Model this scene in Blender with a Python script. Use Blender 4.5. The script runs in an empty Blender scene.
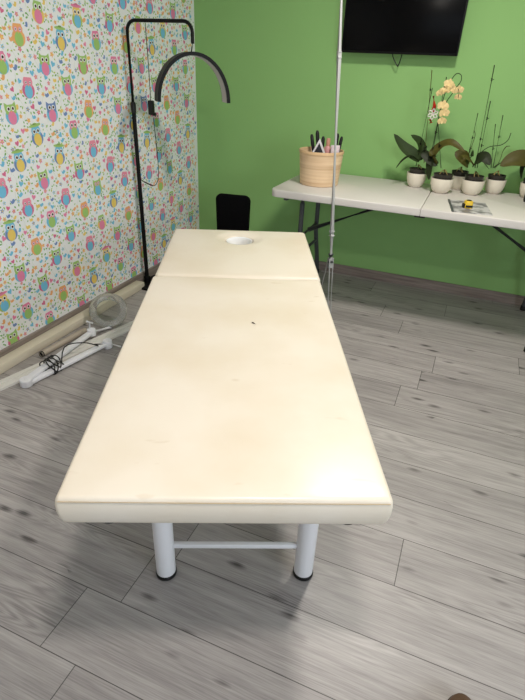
import bpy, bmesh, math, random
from mathutils import Vector, Matrix
random.seed(7)
S = bpy.context.scene
COL = S.collection
PI = math.pi

# ------------------------------------------------------------------ camera
H = 1.42
FPX, PITCH, ROLL, YAW = 499.986, 0.5185838, 0.0443701, -0.3709881
Fw = Vector((math.sin(YAW)*math.cos(PITCH), math.cos(YAW)*math.cos(PITCH), -math.sin(PITCH)))
R0 = Vector((math.cos(YAW), -math.sin(YAW), 0)); U0 = R0.cross(Fw)
Rt = R0*math.cos(ROLL) + U0*math.sin(ROLL); Up = U0*math.cos(ROLL) - R0*math.sin(ROLL)
cam = bpy.data.cameras.new('camera'); cam.sensor_fit = 'VERTICAL'; cam.sensor_height = 36
cam.lens = 36*FPX/700; cam.clip_start = 0.02
co = bpy.data.objects.new('camera', cam); COL.objects.link(co)
M = Matrix((Rt, Up, -Fw)).transposed().to_4x4(); M.translation = (0, 0, H)
co.matrix_world = M; S.camera = co

XL, YB = -2.0834, 3.7338            # left wall, back wall
XR, YF, ZC = 2.35, -2.4, 2.5        # right wall, rear wall, ceiling

# ------------------------------------------------------------------ materials
def lin(c):
    return tuple((v/255/12.92 if v/255 <= .04045 else ((v/255+.055)/1.055)**2.4) for v in c)
MATS = {}
def mat(name, rgb, rough=.5, metal=0, spec=.5, trans=0, bump=None, coat=0, emit=None, noise=None, ior=1.45):
    if name in MATS: return MATS[name]
    m = bpy.data.materials.new(name); m.use_nodes = True
    nt = m.node_tree; b = nt.nodes['Principled BSDF']
    c = lin(rgb)
    b.inputs['Base Color'].default_value = (*c, 1)
    b.inputs['Roughness'].default_value = rough; b.inputs['Metallic'].default_value = metal
    b.inputs['Specular IOR Level'].default_value = spec; b.inputs['IOR'].default_value = ior
    b.inputs['Transmission Weight'].default_value = trans; b.inputs['Coat Weight'].default_value = coat
    if emit: b.inputs['Emission Color'].default_value = (*emit[0], 1); b.inputs['Emission Strength'].default_value = emit[1]
    if noise or bump:
        tc = nt.nodes.new('ShaderNodeTexCoord')
    if noise:                                   # (scale, amount) colour mottling
        n = nt.nodes.new('ShaderNodeTexNoise'); n.inputs['Scale'].default_value = noise[0]; n.inputs['Detail'].default_value = 4
        nt.links.new(tc.outputs['Object'], n.inputs['Vector'])
        r = nt.nodes.new('ShaderNodeMix'); r.data_type = 'RGBA'
        r.inputs[6].default_value = (*[v*(1-noise[1]) for v in c], 1); r.inputs[7].default_value = (*[min(1, v*(1+noise[1])) for v in c], 1)
        nt.links.new(n.outputs['Fac'], r.inputs[0]); nt.links.new(r.outputs[2], b.inputs['Base Color'])
    if bump:                                    # (scale, strength)
        n = nt.nodes.new('ShaderNodeTexNoise'); n.inputs['Scale'].default_value = bump[0]; n.inputs['Detail'].default_value = 3
        nt.links.new(tc.outputs['Object'], n.inputs['Vector'])
        bp = nt.nodes.new('ShaderNodeBump'); bp.inputs['Strength'].default_value = bump[1]; bp.inputs['Distance'].default_value = .004
        nt.links.new(n.outputs['Fac'], bp.inputs['Height']); nt.links.new(bp.outputs['Normal'], b.inputs['Normal'])
    MATS[name] = m
    return m

black = mat('black_metal', (10, 10, 11), .5, spec=.25)
blackp = mat('black_plastic', (14, 14, 15), .5)
blackf = mat('black_fabric', (9, 9, 11), .95, spec=.1, bump=(300, .4))
white_metal = mat('white_enamel', (232, 232, 236), .35)
white_pl = mat('white_plastic', (228, 229, 234), .4)
cream_pl = mat('cream_plastic', (214, 205, 186), .5, noise=(4, .06))
beige_tube = mat('beige_tube', (176, 165, 150), .5)
chrome = mat('brushed_silver', (206, 207, 208), .3, metal=.1)
steel_grey = mat('grey_powder_coat', (70, 74, 76), .5)
table_pl = mat('grey_white_plastic', (208, 204, 199), .5, bump=(180, .15), noise=(3, .05))
ceram = mat('white_ceramic', (226, 218, 202), .35)
soil = mat('bark_soil', (34, 26, 20), .9, bump=(120, 1), noise=(60, .6))
potpl = mat('dark_clear_pot', (52, 48, 44), .3, noise=(50, .35))
leafm = mat('orchid_leaf', (44, 60, 28), .5, spec=.25, noise=(14, .4))
leafd = mat('orchid_leaf_dark', (36, 44, 24), .5, spec=.25, noise=(14, .4))
leafb = mat('orchid_leaf_brownish', (76, 72, 30), .5, spec=.25, noise=(12, .45))
stemm = mat('orchid_stem', (70, 66, 34), .6)
stakem = mat('green_stake', (48, 46, 28), .7)
rootm = mat('aerial_root', (150, 132, 80), .7)
petal = mat('cream_petal', (222, 198, 142), .6, noise=(40, .1))
redm = mat('red_paper', (214, 40, 26), .5)
ribbon = mat('white_ribbon', (236, 232, 226), .4)
green_wall = None

def floor_mat():
    m = bpy.data.materials.new('grey_laminate'); m.use_nodes = True; nt = m.node_tree; N = nt.nodes; Lk = nt.links
    b = N['Principled BSDF']
    def math_(op, a, c=None, d=None):
        n = N.new('ShaderNodeMath'); n.operation = op
        for i, v in enumerate((a, c, d)):
            if v is None: continue
            if isinstance(v, (int, float)): n.inputs[i].default_value = v
            else: Lk.new(v, n.inputs[i])
        return n.outputs[0]
    geo = N.new('ShaderNodeNewGeometry'); sp = N.new('ShaderNodeSeparateXYZ'); Lk.new(geo.outputs['Position'], sp.inputs[0])
    X, Y = sp.outputs[0], sp.outputs[1]
    PW, PL = .19764, 1.29
    v = math_('DIVIDE', math_('SUBTRACT', 1.3090, Y), PW)
    row = math_('FLOOR', v); fv = math_('FRACT', v)
    wn = N.new('ShaderNodeTexWhiteNoise'); wn.noise_dimensions = '1D'; Lk.new(row, wn.inputs['W'])
    far = math_('GREATER_THAN', math_('ABSOLUTE', math_('SUBTRACT', row, 3)), 1.5)
    par = math_('ABSOLUTE', math_('MODULO', row, 2))
    off = math_('ADD', math_('MULTIPLY', math_('MULTIPLY', wn.outputs['Value'], PL), far), math_('MULTIPLY_ADD', par, -.122, -.70))
    u = math_('DIVIDE', math_('SUBTRACT', X, off), PL)
    pidx = math_('FLOOR', u); fu = math_('FRACT', u)
    idv = N.new('ShaderNodeCombineXYZ'); Lk.new(row, idv.inputs[0]); Lk.new(pidx, idv.inputs[1])
    wn2 = N.new('ShaderNodeTexWhiteNoise'); wn2.noise_dimensions = '3D'; Lk.new(idv.outputs[0], wn2.inputs['Vector'])
    pr = wn2.outputs['Value']
    # grain space
    g = N.new('ShaderNodeCombineXYZ')
    Lk.new(math_('MULTIPLY_ADD', pr, 37.0, X), g.inputs[0]); Lk.new(math_('MULTIPLY_ADD', pr, 11.0, Y), g.inputs[1]); Lk.new(math_('MULTIPLY', pr, 5.0), g.inputs[2])
    def noise(sc, vec, detail=4, rough=.55, dist=0):
        mp = N.new('ShaderNodeMapping'); mp.inputs['Scale'].default_value = sc; Lk.new(vec, mp.inputs['Vector'])
        n = N.new('ShaderNodeTexNoise'); n.inputs['Scale'].default_value = 1; n.inputs['Detail'].default_value = detail
        n.inputs['Roughness'].default_value = rough; n.inputs['Distortion'].default_value = dist
        Lk.new(mp.outputs[0], n.inputs['Vector']); return n.outputs['Fac']
    fine = noise((9, 300, 1), g.outputs[0], 3)
    mid = noise((2.2, 46, 1), g.outputs[0], 5, .6, .3)
    big = noise((1.2, 7, 1), g.outputs[0], 3)
    # cathedral rings
    mp = N.new('ShaderNodeMapping'); mp.inputs['Scale'].default_value = (.75, 8, 1); Lk.new(g.outputs[0], mp.inputs['Vector'])
    wv = N.new('ShaderNodeTexNoise'); wv.inputs['Scale'].default_value = 1.3; wv.inputs['Detail'].default_value = 1.5; Lk.new(mp.outputs[0], wv.inputs['Vector'])
    rmask = N.new('ShaderNodeMapRange'); rmask.inputs[1].default_value = .5; rmask.inputs[2].default_value = .62; Lk.new(noise((.9, 4, 1), g.outputs[0], 1), rmask.inputs[0])
    rings = math_('MULTIPLY_ADD', math_('SINE', math_('MULTIPLY', wv.outputs['Fac'], 150.0)), .5, .5)
    # knots and smudges
    mk = N.new('ShaderNodeMapping'); mk.inputs['Scale'].default_value = (5, 13, 1); Lk.new(g.outputs[0], mk.inputs['Vector'])
    vor = N.new('ShaderNodeTexVoronoi'); vor.inputs['Scale'].default_value = 1; Lk.new(mk.outputs[0], vor.inputs['Vector'])
    kn = N.new('ShaderNodeMapRange'); kn.inputs[1].default_value = .02; kn.inputs[2].default_value = .20; kn.inputs[3].default_value = 1; kn.inputs[4].default_value = 0
    Lk.new(math_('ADD', vor.outputs['Distance'], math_('MULTIPLY', math_('SUBTRACT', mid, .5), .35)), kn.inputs[0])
    ksel = math_('GREATER_THAN', noise((1.7, 5, 1), g.outputs[0], 1), .45)
    knot = math_('MULTIPLY', kn.outputs[0], ksel)
    t = math_('ADD', math_('MULTIPLY', mid, .50), math_('MULTIPLY', fine, .50))
    t = math_('ADD', t, math_('MULTIPLY', math_('MULTIPLY', math_('SUBTRACT', rings, .5), rmask.outputs[0]), .16)); t = math_('ADD', t, math_('MULTIPLY', big, .45))
    t = math_('SUBTRACT', t, math_('MULTIPLY', knot, .42)); t = math_('ADD', t, math_('MULTIPLY', math_('SUBTRACT', pr, .5), .12))
    ramp = N.new('ShaderNodeValToRGB'); cr = ramp.color_ramp
    cr.elements[0].position = .30; cr.elements[0].color = (*lin((84, 80, 79)), 1)
    cr.elements[1].position = .98; cr.elements[1].color = (*lin((190, 185, 183)), 1)
    e = cr.elements.new(.58); e.color = (*lin((144, 139, 138)), 1)
    e = cr.elements.new(.74); e.color = (*lin((165, 160, 158)), 1)
    Lk.new(t, ramp.inputs[0])
    ev = math_('MULTIPLY', math_('MINIMUM', fv, math_('SUBTRACT', 1, fv)), PW)
    eu = math_('MULTIPLY', math_('MINIMUM', fu, math_('SUBTRACT', 1, fu)), PL)
    seam = math_('LESS_THAN', math_('MINIMUM', ev, eu), .0013)
    mx = N.new('ShaderNodeMix'); mx.data_type = 'RGBA'; Lk.new(math_('MULTIPLY', seam, .85), mx.inputs[0]); Lk.new(ramp.outputs[0], mx.inputs[6])
    mx.inputs[7].default_value = (*lin((45, 42, 41)), 1)
    Lk.new(mx.outputs[2], b.inputs['Base Color']); b.inputs['Roughness'].default_value = .42
    bp = N.new('ShaderNodeBump'); bp.inputs['Strength'].default_value = .12; bp.inputs['Distance'].default_value = .003
    Lk.new(math_('SUBTRACT', t, seam), bp.inputs['Height']); Lk.new(bp.outputs['Normal'], b.inputs['Normal'])
    return m

def wood_board_mat():
    m = bpy.data.materials.new('grey_oak_skirting'); m.use_nodes = True; nt = m.node_tree; b = nt.nodes['Principled BSDF']
    geo = nt.nodes.new('ShaderNodeNewGeometry'); mp = nt.nodes.new('ShaderNodeMapping'); mp.inputs['Scale'].default_value = (3, 3, 60)
    nt.links.new(geo.outputs['Position'], mp.inputs['Vector'])
    n = nt.nodes.new('ShaderNodeTexNoise'); n.inputs['Scale'].default_value = 1; n.inputs['Detail'].default_value = 5; nt.links.new(mp.outputs[0], n.inputs['Vector'])
    r = nt.nodes.new('ShaderNodeValToRGB'); r.color_ramp.elements[0].position = .3; r.color_ramp.elements[1].position = .75
    r.color_ramp.elements[0].color = (*lin((112, 100, 94)), 1); r.color_ramp.elements[1].color = (*lin((158, 146, 138)), 1)
    nt.links.new(n.outputs['Fac'], r.inputs[0]); nt.links.new(r.outputs[0], b.inputs['Base Color']); b.inputs['Roughness'].default_value = .5
    return m

def vinyl_mat():
    m = mat('cream_vinyl', (240, 229, 208), .32, bump=(7, .22))
    nt = m.node_tree; b = nt.nodes['Principled BSDF']
    tc = nt.nodes.new('ShaderNodeTexCoord')
    n = nt.nodes.new('ShaderNodeTexNoise'); n.inputs['Scale'].default_value = 3.2; n.inputs['Detail'].default_value = 5
    nt.links.new(tc.outputs['Object'], n.inputs['Vector'])
    r = nt.nodes.new('ShaderNodeValToRGB'); r.color_ramp.elements[0].position = .3; r.color_ramp.elements[1].position = .6
    r.color_ramp.elements[0].color = (*lin((223, 211, 191)), 1); r.color_ramp.elements[1].color = (*lin((232, 223, 209)), 1)
    nt.links.new(n.outputs['Fac'], r.inputs[0])
    # thin scuffs
    mp = nt.nodes.new('ShaderNodeMapping'); mp.inputs['Scale'].default_value = (9, 26, 5); mp.inputs['Rotation'].default_value = (0, 0, .5)
    nt.links.new(tc.outputs['Object'], mp.inputs['Vector'])
    n2 = nt.nodes.new('ShaderNodeTexNoise'); n2.inputs['Scale'].default_value = 1; n2.inputs['Detail'].default_value = 2; nt.links.new(mp.outputs[0], n2.inputs['Vector'])
    r2 = nt.nodes.new('ShaderNodeValToRGB'); r2.color_ramp.elements[0].position = .70; r2.color_ramp.elements[1].position = .80
    r2.color_ramp.elements[0].color = (0, 0, 0, 1); r2.color_ramp.elements[1].color = (.45, .45, .45, 1); nt.links.new(n2.outputs['Fac'], r2.inputs[0])
    mx = nt.nodes.new('ShaderNodeMix'); mx.data_type = 'RGBA'; nt.links.new(r2.outputs[0], mx.inputs[0]); nt.links.new(r.outputs[0], mx.inputs[6])
    mx.inputs[7].default_value = (*lin((186, 164, 128)), 1)
    nt.links.new(mx.outputs[2], b.inputs['Base Color'])
    return m

# ------------------------------------------------------------------ mesh helpers
def obj(name, bm, material, parent=None, loc=None, smooth=True, rot=None, angle=40):
    me = bpy.data.meshes.new(name)
    bmesh.ops.recalc_face_normals(bm, faces=bm.faces)
    bm.to_mesh(me); bm.free()
    for mm in (material if isinstance(material, (list, tuple)) else [material]): me.materials.append(mm)
    if smooth:
        me.polygons.foreach_set('use_smooth', [True]*len(me.polygons))
        me.set_sharp_from_angle(angle=math.radians(angle))
    o = bpy.data.objects.new(name, me); COL.objects.link(o)
    if parent: o.parent = parent
    if loc: o.location = loc
    if rot: o.rotation_euler = rot
    return o
def tag(o, label, cat=None, group=None):
    o['label'] = label
    if cat: o['category'] = cat
    if group: o['group'] = group
    return o
def thing(name, label, cat, loc=(0, 0, 0), rz=0, group=None):
    o = bpy.data.objects.new(name, None); COL.objects.link(o); o.empty_display_size = .05
    o.location = loc; o.rotation_euler = (0, 0, rz)
    return tag(o, label, cat, group)
def struct(name, bm, m, smooth=False):
    o = obj(name, bm, m, smooth=smooth); o['kind'] = 'structure'; return o
def BM(): return bmesh.new()
def box(bm, x0, x1, y0, y1, z0, z1, bev=0, seg=2, mi=0, xf=None):
    r = bmesh.ops.create_cube(bm, size=1)
    vs = r['verts']
    for v in vs: v.co = Vector(((x0+x1)/2+v.co.x*(x1-x0), (y0+y1)/2+v.co.y*(y1-y0), (z0+z1)/2+v.co.z*(z1-z0)))
    fs = {f for v in vs for f in v.link_faces}
    if bev:
        es = {e for v in vs for e in v.link_edges}
        rr = bmesh.ops.bevel(bm, geom=list(es), offset=bev, segments=seg, affect='EDGES', profile=.5)
        fs = set(rr['faces']) | {f for f in fs if f.is_valid}
        vs = list({v for f in fs for v in f.verts})
    for f in fs: f.material_index = mi
    if xf is not None:
        for v in vs: v.co = xf @ v.co
    return bm
def frame_of(d):
    d = d.normalized(); a = Vector((0, 0, 1)) if abs(d.z) < .9 else Vector((1, 0, 0))
    u = d.cross(a).normalized(); return u, u.cross(d).normalized()
def tube(bm, pts, r, n=12, cap=True, mi=0, sub=0):
    pts = [Vector(p) for p in pts]
    if sub:                                       # Catmull-Rom
        P = [pts[0]*2-pts[1]]+pts+[pts[-1]*2-pts[-2]]; out = []
        for i in range(1, len(P)-2):
            for k in range(sub):
                t = k/sub
                out.append(.5*((2*P[i])+(P[i+1]-P[i-1])*t+(2*P[i-1]-5*P[i]+4*P[i+1]-P[i+2])*t*t+(3*P[i]-P[i-1]-3*P[i+1]+P[i+2])*t**3))
        pts = out+[pts[-1]]
    m = len(pts); rr = r if isinstance(r, (list, tuple)) else [r]*m
    if len(rr) != m: rr = [rr[0]+(rr[-1]-rr[0])*i/(m-1) for i in range(m)]
    u = None; rings = []
    for i, p in enumerate(pts):
        d = (pts[min(i+1, m-1)]-pts[max(i-1, 0)]).normalized()
        if u is None: u, w = frame_of(d)
        else:
            u = (u-d*u.dot(d)).normalized(); w = d.cross(u)
        rings.append([bm.verts.new(p+(u*math.cos(2*PI*k/n)+w*math.sin(2*PI*k/n))*rr[i]) for k in range(n)])
    fs = []
    for a, b in zip(rings, rings[1:]):
        for k in range(n): fs.append(bm.faces.new((a[k], a[(k+1) % n], b[(k+1) % n], b[k])))
    if cap: fs.append(bm.faces.new(rings[0][::-1])); fs.append(bm.faces.new(rings[-1]))
    for f in fs: f.material_index = mi
    return bm
def lathe(bm, prof, n=40, c=(0, 0, 0), mi=0):
    rings = []
    for r, z in prof:
        if r < 1e-6: rings.append([bm.verts.new((c[0], c[1], c[2]+z))])
        else: rings.append([bm.verts.new((c[0]+r*math.cos(2*PI*k/n), c[1]+r*math.sin(2*PI*k/n), c[2]+z)) for k in range(n)])
    for a, b in zip(rings, rings[1:]):
        for k in range(n):
            k2 = (k+1) % n
            if len(a) == 1 and len(b) == 1: continue
            f = (a[0], b[k2], b[k]) if len(a) == 1 else (a[k], a[k2], b[0]) if len(b) == 1 else (a[k], a[k2], b[k2], b[k])
            bm.faces.new(f).material_index = mi
    return bm
def sweep_rect(bm, pts, ax, w, h, mi=0):
    """rectangular section swept along pts; ax = section axis kept fixed (width w), other axis (height h)"""
    pts = [Vector(p) for p in pts]; ax = Vector(ax).normalized(); rings = []
    for i, p in enumerate(pts):
        d = (pts[min(i+1, len(pts)-1)]-pts[max(i-1, 0)]).normalized(); o = d.cross(ax).normalized()
        rings.append([bm.verts.new(p+ax*(sx*w/2)+o*(sy*h/2)) for sx, sy in ((-1, -1), (1, -1), (1, 1), (-1, 1))])
    for a, b in zip(rings, rings[1:]):
        for k in range(4): bm.faces.new((a[k], a[(k+1) % 4], b[(k+1) % 4], b[k])).material_index = mi
    bm.faces.new(rings[0][::-1]).material_index = mi; bm.faces.new(rings[-1]).material_index = mi
    return bm

# ------------------------------------------------------------------ the room
floorm = floor_mat(); boardm = wood_board_mat()
green = mat('green_paint', (141, 186, 116), .75, spec=.25, bump=(220, .12))
ceilm = mat('white_ceiling', (205, 203, 198), .9)
outer = mat('off_white_wall', (196, 192, 182), .9)
T = .15
struct('floor', box(BM(), XL-T, XR+T, YF-T, YB+T, -.1, 0), floorm)
struct('ceiling', box(BM(), XL-T, XR+T, YF-T, YB+T, ZC, ZC+.1), ceilm)
struct('wall_back', box(BM(), XL-T, XR+T, YB, YB+T, 0, ZC), green)
def wall_hole(name, axis, c0, c1, a0, a1, h0, h1, hz0, hz1, m):
    bm = BM()
    for (p0, p1, z0, z1) in ((a0, h0, 0, ZC), (h1, a1, 0, ZC), (h0, h1, 0, hz0), (h0, h1, hz1, ZC)):
        if axis == 'x': box(bm, c0, c1, p0, p1, z0, z1)
        else: box(bm, p0, p1, c0, c1, z0, z1)
    return struct(name, bm, m)
W1 = (-1.3, .5, .95, 1.95)          # right wall window: y0, y1, z0, z1
W2 = (-.3, 1.9, .8, 2.2)           # rear wall window: x0, x1, z0, z1
wall_hole('wall_right', 'x', XR, XR+T, YF, YB, W1[0], W1[1], W1[2], W1[3], outer)
wall_hole('wall_rear', 'y', YF-T, YF, XL-T, XR+T, W2[0], W2[1], W2[2], W2[3], outer)
def win(name, axis, c, a0, a1, z0, z1):
    bm = BM(); w = .05
    bars = [(a0, a1, z0, z0+w), (a0, a1, z1-w, z1), (a0, a0+w, z0+w, z1-w), (a1-w, a1, z0+w, z1-w), ((a0+a1)/2-.03, (a0+a1)/2+.03, z0+w, z1-w)]
    for p0, p1, q0, q1 in bars:
        if axis == 'x': box(bm, c, c+.05, p0, p1, q0, q1)
        else: box(bm, p0, p1, c-.05, c, q0, q1)
    struct(name, bm, white_pl)
win('window_1', 'x', XR+.06, *W1); win('window_2', 'y', YF-.06, *W2)
struct('baseboard_back', box(BM(), XL+.0005, XR, YB-.014, YB+.001, 0, .0735, .003), boardm)
struct('baseboard_left', box(BM(), XL-.001, XL+.014, YF, YB-.014, 0, .0735, .003), boardm)

# ---- wallpapered left wall: paper, and the printed pattern as flat inlays of the same mesh
PAPER = [mat('paper_white', (240, 241, 242), .75, spec=.25),
         mat('print_pink', (232, 138, 172), .75, spec=.2), mat('print_magenta', (220, 116, 152), .75, spec=.2),
         mat('print_blue', (122, 194, 226), .75, spec=.2), mat('print_indigo', (120, 146, 194), .75, spec=.2),
         mat('print_green', (164, 202, 118), .75, spec=.2), mat('print_olive', (180, 202, 108), .75, spec=.2),
         mat('print_yellow', (238, 208, 112), .75, spec=.2), mat('print_orange', (240, 178, 116), .75, spec=.2),
         mat('print_white', (242, 240, 236), .75, spec=.2), mat('print_dark', (70, 50, 50), .75, spec=.2),
         mat('print_leaf', (124, 178, 106), .75, spec=.2), mat('print_vine', (206, 220, 202), .75, spec=.2),
         mat('print_rose', (238, 150, 170), .75, spec=.2)]
PW, PK, MG, BL, IN, GR, OL, YE, OR, WH, DK, LF, VI, RO = range(14)
# wings, head, belly, eyes, top ('ears' or hat colour)
OWL = {'A': (OL, GR, BL, PK, 'ears'), 'B': (OL, YE, BL, WH, PK), 'C': (BL, GR, PK, WH, 'ears'), 'D': (MG, GR, BL, WH, 'ears'),
       'E': (MG, RO, BL, PK, 'flat'), 'F': (OR, OR, GR, RO, 'flat'), 'G': (MG, GR, GR, WH, 'ears'), 'H': (IN, BL, YE, WH, GR),
       'I': (BL, IN, PK, WH, 'ears'), 'J': (YE, GR, PK, WH, 'flat'), 'K': (BL, PK, GR, WH, 'flat'), 'L': (IN, PK, MG, YE, 'ears')}
bm = BM()
box(bm, XL-T, XL, YF, YB, 0, ZC)
def poly(pts, mi, lay):
    pts = [(min(max(y, YF+.001), YB-.001), min(max(z, .0745), ZC-.001)) for y, z in pts]
    vs = [bm.verts.new((XL+.0004*lay, y, z)) for y, z in pts]
    f = bm.faces.new(vs); f.material_index = mi
    if f.calc_area() < 1e-8:
        bmesh.ops.delete(bm, geom=[f], context='FACES')
def tr(pts, cy, cz, a, s=1):
    c, n = math.cos(a)*s, math.sin(a)*s
    return [(cy+p*c-q*n, cz+p*n+q*c) for p, q in pts]
def ell(a, b, n=12, cy=0, cz=0): return [(cy+a*math.cos(2*PI*k/n), cz+b*math.sin(2*PI*k/n)) for k in range(n)]
def owl(cy, cz, kind, a):
    w, h, b, e, top = OWL[kind]; s = 1.12
    P = lambda pts, mi, lay: poly(tr(pts, cy, cz, a, s), mi, lay)
    P(ell(.035, .032, 14, 0, -.012), w, 2)                                   # wings / body
    if top == 'ears': P([(-.027, -.002), (.027, -.002), (.031, .020), (.029, .044), (.014, .034), (-.014, .034), (-.029, .044), (-.031, .020)], h, 3)
    else: P([(-.023, .0), (.023, .0), (.027, .022), (.020, .038), (-.020, .038), (-.027, .022)], h, 3)
    if top not in ('ears', 'flat'):
        P(ell(.036, .007, 12, 0, .042), top, 5); P([(-.012, .046), (.012, .046), (.008, .052), (-.008, .052)], top, 5)
    P(ell(.0225, .027, 14, 0, -.017), b, 4)                                  # belly
    for sx in (-1, 1):
        P(ell(.0095, .0098, 10, sx*.0115, .018), e, 5); P(ell(.0058, .006, 8, sx*.0115, .018), WH if e != WH else DK, 6); P(ell(.0033, .0035, 6, sx*.0115, .018), DK, 7)
    P([(-.004, .010), (.004, .010), (0, .001)], OR, 6)
def heart(cy, cz, mi, a, s):
    poly(tr([(0, -.011), (.010, .001), (.009, .008), (.004, .009), (0, .005), (-.004, .009), (-.009, .008), (-.010, .001)], cy, cz, a, s), mi, 1)
def star(cy, cz, mi, a, s, inner=.45):
    poly(tr([(math.cos(PI*k/5)*(.011 if k % 2 == 0 else .011*inner), math.sin(PI*k/5)*(.011 if k % 2 == 0 else .011*inner)) for k in range(10)], cy, cz, a, s), mi, 1)
    poly(tr(ell(.0032, .0032, 6), cy, cz, a, s), YE if mi != YE else PK, 2)
def bird(cy, cz, mi, a, s):
    poly(tr([(-.012, .005), (-.004, .001), (.001, .009), (.007, .009), (.012, .004), (.007, -.004), (0, -.009), (-.007, -.006)], cy, cz, a, s), mi, 1)
rw = random.Random(3)
TAKEN = {}
def free(y, z, d):
    gy, gz = int(y/.03), int(z/.03)
    for a in (-1, 0, 1):
        for b in (-1, 0, 1):
            for p, q, e in TAKEN.get((gy+a, gz+b), ()):
                if math.hypot(p-y, q-z) < d+e: return False
    TAKEN.setdefault((gy, gz), []).append((y, z, d)); return True
CY, CZ = .1366, .2137
seqs = ['BKAHFG', 'FEHCKD', 'AKBJCH', 'EFGBJA', 'HCFAKB', 'CJDEHI']
c0 = int((YF-2.085)/CY); c1 = int((YB-2.085)/CY)+1
for c in range(c0, c1+1):
    y = 2.085+CY*c
    z0 = .214 if c % 2 == 0 else .314
    for j in range(-1, 11):
        z = z0+CZ*j
        def ok(p): return YF+.05 < p < YB-.012
        if ok(y) and .09 < z < ZC-.03:
            owl(y+rw.uniform(-.006, .006), z+rw.uniform(-.005, .005), seqs[(c*5) % 6][(j+c) % 6] if c % 2 else seqs[(c*3+1) % 6][(j*5+c) % 6], rw.uniform(-.12, .12))
        # motifs between this owl and the next one of its column
        spots = [(-.030, .068, 0), (.004, .083, 1), (.032, .064, 2), (-.026, .110, 3), (.008, .122, 4), (.034, .101, 5), (-.006, .150, 3), (-.055, .03, 2), (-.053, -.024, 4), (.056, -.008, 1), (-.004, .106, 0), (.052, .035, 3), (-.052, .085, 5), (.05, .135, 1)]
        for p, q, kk in spots:
            yy, zz = y+p+rw.uniform(-.007, .007), z+q+rw.uniform(-.007, .007)
            if not ok(yy) or zz < .085 or zz > ZC-.02: continue
            if not free(yy, zz, .0112): continue
            a = rw.uniform(-.7, .7); s = rw.uniform(1.05, 1.4)
            t = (kk+j*2+c) % 6
            if t == 0: heart(yy, zz, rw.choice((MG, PK, BL)), a, s)
            elif t == 1: star(yy, zz, rw.choice((PK, MG)), a, s, .5)
            elif t == 2: star(yy, zz, rw.choice((OR, YE)), a, s*1.05, .5)
            elif t == 3: bird(yy, zz, rw.choice((BL, IN, BL)), a, s)
            elif t == 4: bird(yy, zz, rw.choice((YE, OR)), a, s)
            else: star(yy, zz, rw.choice((IN, BL)), a, s, .4)
        for _ in range(75):
            yy, zz = y+rw.uniform(-.068, .068), z+rw.uniform(-.05, .163)
            if not ok(yy) or zz < .085 or zz > ZC-.02: continue
            if ((yy-y)/.044)**2+((zz-z)/.058)**2 < 1: continue
            if not free(yy, zz, .0052): continue
            a = rw.uniform(0, PI); s = rw.uniform(.8, 1.25)
            poly(tr([(-.0072, 0), (-.002, .0036), (.003, .0034), (.0075, 0), (.003, -.0034), (-.002, -.0036)], yy, zz, a, s), rw.choice((LF, LF, LF, GR, OL)), 1)
        if ok(y-.07) and ok(y-.02):                                          # thin curling vine beside the owl
            pts = [(y-.055+.014*math.sin(k*1.05+c), z-.05+.0214*k) for k in range(11)]
            for (a0, b0), (a1, b1) in zip(pts, pts[1:]):
                if b1 < ZC-.02 and b0 > .085: poly([(a0-.0008, b0), (a0+.0008, b0), (a1+.0008, b1), (a1-.0008, b1)], VI, .5)
me = bpy.data.meshes.new('wall_left'); bm.to_mesh(me); bm.free()
for m_ in PAPER: me.materials.append(m_)
o = bpy.data.objects.new('wall_left', me); COL.objects.link(o); o['kind'] = 'structure'

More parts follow.
